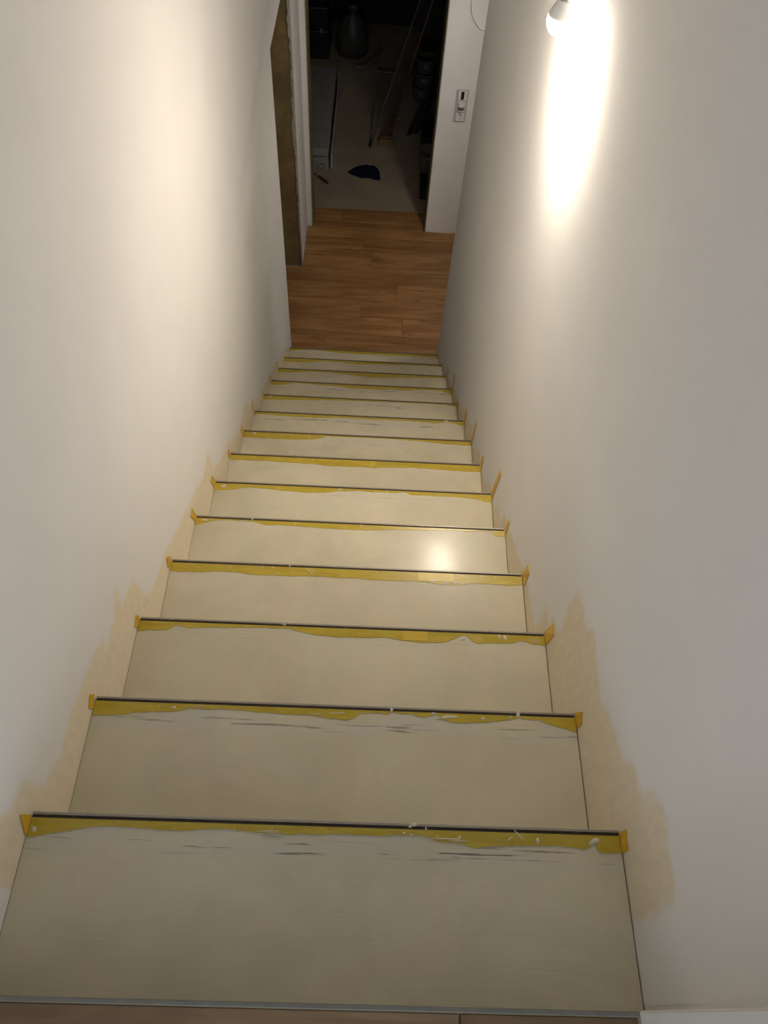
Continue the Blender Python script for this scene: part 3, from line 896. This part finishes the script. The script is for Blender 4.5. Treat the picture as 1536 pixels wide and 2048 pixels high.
pack_labs = ['lowest pale flooring pack with dark print, on the storage floor', 'middle pale flooring pack in the stack behind the doorway', 'topmost pale flooring pack in the stack behind the doorway']
for i, (x0, x1, y0, y1, dz) in enumerate([(-0.115, 0.118, 5.985, 7.28, 0.078), (-0.112, 0.112, 6.02, 7.30, 0.062), (-0.118, 0.122, 5.975, 7.27, 0.062)]):
    zb = ZF + sum((0.078, 0.063, 0.063)[:i])
    t = thing('flooring_pack', pack_labs[i], 'carton', (0, 0, zb), group='flooring packs in the storage room')
    box('carton', (x0, y0, 0.0005), (x1, y1, dz), M_CARTON, t, bevel=0.002)
    if i != 1:
        box('side_label', (x1 - 0.0005, y0 + 0.05, 0.012), (x1 + 0.0012, y0 + 0.40, dz - 0.012), M_CARTON2, t)
    if i == 0:
        bm = bmesh.new()
        rg = random.Random(3)
        for _ in range(16):
            a = rg.uniform(x0 + 0.10, x1 - 0.03)
            b = rg.uniform(0.012, dz - 0.012)
            box_bm(bm, (a, y0 - 0.0012, b), (a + rg.uniform(0.006, 0.022), y0 + 0.0005, b + rg.uniform(0.002, 0.006)))
        o = link('end_print', bm_mesh('end_print', bm), M_MARK, t)
        o['kind'] = 'stuff'
b = box('skirting_board', (0.138, 6.02, ZF + 0.0005), (0.154, 7.36, ZF + 0.132), M_CARTON2, bevel=0.003, seg=2)
tag(b, 'white skirting board on edge beside the flooring packs', 'board')

# blue cloth, a small crumpled sheet
out = [(0.283, 5.98), (0.32, 6.04), (0.359, 6.077), (0.438, 6.092), (0.505, 6.103), (0.54, 6.06), (0.554, 6.017), (0.566, 5.895), (0.531, 5.892), (0.498, 5.90), (0.471, 5.915), (0.392, 5.912), (0.324, 5.95)]
cx, cy = 0.43, 6.0
rg = random.Random(8)
v, f = [], []
R = 7
for k in range(R + 1):
    s = 1 - k / R * 0.96
    for j, (a, b_) in enumerate(out):
        h = 0.002 + 0.020 * (k / R) ** 0.5 + 0.012 * math.sin(j * 2.3 + k * 1.1) * (k > 0) * (1 - k / R * 0.5)
        v.append((cx + (a - cx) * s, cy + (b_ - cy) * s, ZF + max(0.002, h)))
m = len(out)
for k in range(R):
    for j in range(m):
        f.append((k * m + j, k * m + (j + 1) % m, (k + 1) * m + (j + 1) % m, (k + 1) * m + j))
f.append(tuple(range(R * m, R * m + m)))
base = len(v)
v += [(a, b_, ZF + 0.0006) for a, b_ in out]
for j in range(m):
    f.append((j, (j + 1) % m, base + (j + 1) % m, base + j))
f.append(tuple(range(base, base + m)))
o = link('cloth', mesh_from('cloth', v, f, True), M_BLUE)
tag(o, 'crumpled dark blue cloth lying on the storage room floor', 'cloth')

# paint brush with red handle
a = Vector((-0.012, 5.955, 0.012))
b2 = Vector((0.128, 5.799, 0.012))
pb = thing('paint_brush', 'small brush with a dark red handle in front of the packs', 'brush', (0.03, 5.88, ZF))
off = Vector((0.03, 5.88, 0))
d = (b2 - a).normalized()
tube('handle', [p - off for p in (a + d * 0.075, a + d * 0.11, a + d * 0.15, b2 - d * 0.01, b2)], [0.006, 0.010, 0.0115, 0.0115, 0.008], M_RED, pb)
tube('ferrule', [a + d * 0.045 - off, a + d * 0.078 - off], 0.0115, M_STEEL, pb)
tube('bristles', [a - off, a + d * 0.046 - off], [0.0118, 0.0112], M_BRIST, pb)

# broom leaning in the corner, and a thin pole next to it
foot = Vector((0.600, 6.425, 0.0))
br = thing('broom', 'brown handled broom with straw head standing on its bristles', 'broom', (foot.x, foot.y, ZF))
tip = Vector((0.97, 6.86, -1.50)) - Vector((foot.x, foot.y, ZF))
dirp = tip.normalized()
tube('handle', [dirp * 0.13, dirp * 0.6, tip, dirp * 1.72], 0.0125, M_STICK, br)
bm = bmesh.new()
box_bm(bm, (-0.055, -0.022, 0.055), (0.055, 0.022, 0.085), 0.006)
link('head_block', bm_mesh('head_block', bm), M_STICK, br)
bm = bmesh.new()
for ix in range(9):
    for iy in range(3):
        x_, y_ = -0.048 + ix * 0.012, -0.013 + iy * 0.013
        tube_bm(bm, [(x_ * 1.25, y_ * 1.4 - 0.006, 0.0006), (x_, y_, 0.058)], [0.0062, 0.005], 5)
o = link('bristles', bm_mesh('bristles', bm), M_BRIST, br)
o['kind'] = 'stuff'
tube('brace', [(-0.04, 0, 0.082), dirp * 0.30], 0.004, M_RED, br)
tube('brace', [(0.04, 0, 0.082), dirp * 0.30], 0.004, M_RED, br)
p0 = Vector((0.460, 6.375, ZF + 0.006))
p1 = Vector((0.807, 6.9, -1.763))
t = thing('pole', 'thin grey metal pole leaning behind the broom handle', 'pole', p0)
dd = (p1 - p0)
tube('rod', [(0, 0, 0), dd * 0.5, dd, dd * 1.6], 0.0085, M_STICK2, t)
tube('end_cap', [(0, 0, -0.004), dd.normalized() * 0.05], 0.0115, M_BLACK, t)

# black tool case and bucket by the right jamb
t = thing('tool_case', 'low black tool case just inside the right door jamb', 'case', (1.02, 5.80, ZF))
box('lower_shell', (-0.13, -0.14, 0.001), (0.17, 0.08, 0.05), M_BLACK, t, bevel=0.008, seg=2)
box('lid', (-0.13, -0.14, 0.052), (0.17, 0.08, 0.10), M_BLACK, t, bevel=0.008, seg=2)
tube('handle', [(-0.03, -0.138, 0.05), (-0.025, -0.165, 0.052), (0.065, -0.165, 0.052), (0.07, -0.138, 0.05)], 0.006, M_GREYP, t)
t = thing('bucket', 'grey plastic bucket behind the black tool case', 'bucket', (0.985, 6.02, ZF))
link('pail', lathe_mesh('pail', [(0.085, 0.001), (0.09, 0.006), (0.112, 0.20), (0.118, 0.203), (0.118, 0.212), (0.108, 0.212), (0.084, 0.012), (0.0005, 0.011)], 28), M_GREYP, t)
tube('bail', [(-0.116, 0, 0.20), (-0.10, 0.07, 0.165), (0, 0.12, 0.15), (0.10, 0.07, 0.165), (0.116, 0, 0.20)], 0.003, M_STEEL, t)
t = thing('crate', 'black plastic crate standing behind the grey bucket', 'crate', (1.06, 6.42, ZF))
bm = bmesh.new()
box_bm(bm, (-0.15, -0.13, 0.001), (0.17, 0.13, 0.012))
for lo, hi in (((-0.15, -0.13, 0.012), (-0.14, 0.13, 0.17)), ((0.16, -0.13, 0.012), (0.17, 0.13, 0.17)), ((-0.14, -0.13, 0.012), (0.16, -0.12, 0.17)), ((-0.14, 0.12, 0.012), (0.16, 0.13, 0.17))):
    box_bm(bm, lo, hi)
link('body', bm_mesh('body', bm), M_BLACK, t)
box('rim', (-0.157, -0.137, 0.158), (-0.1505, 0.137, 0.17), M_BLACK, t)
box('rim', (-0.157, -0.137, 0.158), (0.177, -0.1305, 0.17), M_BLACK, t)

# dark offcuts leaning, narrow blades
for i, (x_, y_, dx, lab) in enumerate([(0.80, 6.60, 0.10, 'short dark offcut leaning right of the broom head'), (0.86, 6.63, 0.14, 'longer dark offcut leaning between broom and tubs')]):
    t = prism('board_offcut', [(-0.018, 0.0), (0.018, 0.0), (0.030 + dx, 0.30 + 0.08 * i), (0.005 + dx, 0.31 + 0.08 * i)], 1, -0.006, 0.006, M_BLACK, None, (x_, y_, ZF + 0.0005))
    tag(t, lab, 'board', 'dark offcuts in the storage room')

# stack of pale tubs
for i, lab in enumerate(['bottom pale tub of the stack in the storage room', 'middle pale tub of the stack in the storage room', 'top pale tub of the stack in the storage room']):
    t = thing('paint_tub', lab, 'tub', (0.925 + 0.006 * i, 7.22 + 0.004 * i, ZF + 0.125 * i + 0.0005 * (i + 1)), group='stacked paint tubs')
    link('tub', lathe_mesh('tub', [(0.080, 0.0), (0.083, 0.003), (0.092, 0.108), (0.0005, 0.1085)], 28), M_TUB, t)
    link('lid', lathe_mesh('lid', [(0.0965, 0.102), (0.098, 0.104), (0.098, 0.120), (0.094, 0.1235), (0.085, 0.1235), (0.083, 0.120), (0.0005, 0.120)], 28), M_TUB, t)

# black tool chest at the rear left
t = thing('tool_chest', 'tall black tool chest with steel latches at rear left', 'tool chest', (-0.13, 7.98, ZF))
box('lower_bin', (-0.16, -0.16, 0.001), (0.15, 0.16, 0.26), M_BLACK, t, bevel=0.01, seg=2)
box('upper_box', (-0.15, -0.15, 0.262), (0.14, 0.15, 0.46), M_BLACK, t, bevel=0.01, seg=2)
for x_ in (-0.09, 0.06):
    box('latch', (x_, -0.168, 0.245), (x_ + 0.035, -0.1595, 0.285), M_STEEL, t)
tube('handle', [(-0.08, -0.02, 0.455), (-0.075, -0.02, 0.50), (0.065, -0.02, 0.50), (0.07, -0.02, 0.455)], 0.009, M_STEEL, t)

# plastic sack
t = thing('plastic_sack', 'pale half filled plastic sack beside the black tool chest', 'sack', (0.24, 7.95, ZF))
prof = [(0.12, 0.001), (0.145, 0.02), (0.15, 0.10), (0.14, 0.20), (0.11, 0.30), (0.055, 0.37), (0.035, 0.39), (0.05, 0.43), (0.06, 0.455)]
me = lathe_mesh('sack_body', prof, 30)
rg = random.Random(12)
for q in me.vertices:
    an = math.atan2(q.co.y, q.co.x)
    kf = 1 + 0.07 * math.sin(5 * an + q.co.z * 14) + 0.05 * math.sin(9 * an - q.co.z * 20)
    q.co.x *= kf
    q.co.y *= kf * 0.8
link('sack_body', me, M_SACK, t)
link('tie', lathe_mesh('tie', [(0.034, 0.375), (0.042, 0.380), (0.042, 0.398), (0.034, 0.403)], 20), M_BLACK, t)

c = tube('pipe_bend', smooth([(0.27, 7.66, ZF + 0.026), (0.34, 7.67, ZF + 0.026), (0.42, 7.78, ZF + 0.026), (0.52, 8.02, ZF + 0.026)]), 0.020, simple('pipe_plastic', (0.16, 0.155, 0.14), 0.4, 0.05))
tag(c, 'white bent plastic pipe lying in front of the sack', 'pipe')
c = tube('pipe_elbow', smooth([(0.475, 7.66, ZF + 0.075), (0.48, 7.64, ZF + 0.025), (0.52, 7.62, ZF + 0.022), (0.60, 7.61, ZF + 0.022), (0.66, 7.61, ZF + 0.022)]), 0.021, M_TUB)
tag(c, 'short pale pipe elbow on the floor left of the tubs', 'pipe')

# orange jacket hung on the rear wall and a pale board against it
v, f = [], []
nx, nz = 10, 12
for j in range(nz + 1):
    for i in range(nx + 1):
        u, w = i / nx - 0.5, j / nz
        wd = 0.30 - 0.10 * max(0, w - 0.8) * 5
        v.append((u * wd, -0.03 - 0.03 * abs(math.sin(u * 9 + w)) * (1.1 - w), w * 0.62))
for j in range(nz):
    for i in range(nx):
        a_ = j * (nx + 1) + i
        f.append((a_, a_ + 1, a_ + nx + 2, a_ + nx + 1))
bm = bmesh.new()
tmp = mesh_from('tmp', v, f)
bm.from_mesh(tmp)
r = bmesh.ops.extrude_face_region(bm, geom=bm.faces[:])
for q in r['geom']:
    if isinstance(q, bmesh.types.BMVert):
        q.co.y += 0.02
t = thing('work_jacket', 'orange work jacket hanging at the rear of the storage room', 'jacket', (0.05, 8.6, ZF + 0.62))
link('jacket_body', bm_mesh('jacket_body', bm, True), M_ORANGE, t)
tube('hook', [(0, -0.001, 0.66), (0, -0.05, 0.655), (0, -0.055, 0.675)], 0.005, M_STEEL, t)
tube('hanging_loop', [(-0.02, -0.04, 0.60), (0, -0.045, 0.665), (0.02, -0.04, 0.60)], 0.003, M_BLACK, t)
b = box('pale_board', (0.86, 8.50, ZF + 0.0005), (1.16, 8.52, ZF + 1.25), M_SACK, bevel=0.002)
b.rotation_euler = (0, 0, 0)
tag(b, 'pale upright board at the rear right of storage room', 'board')
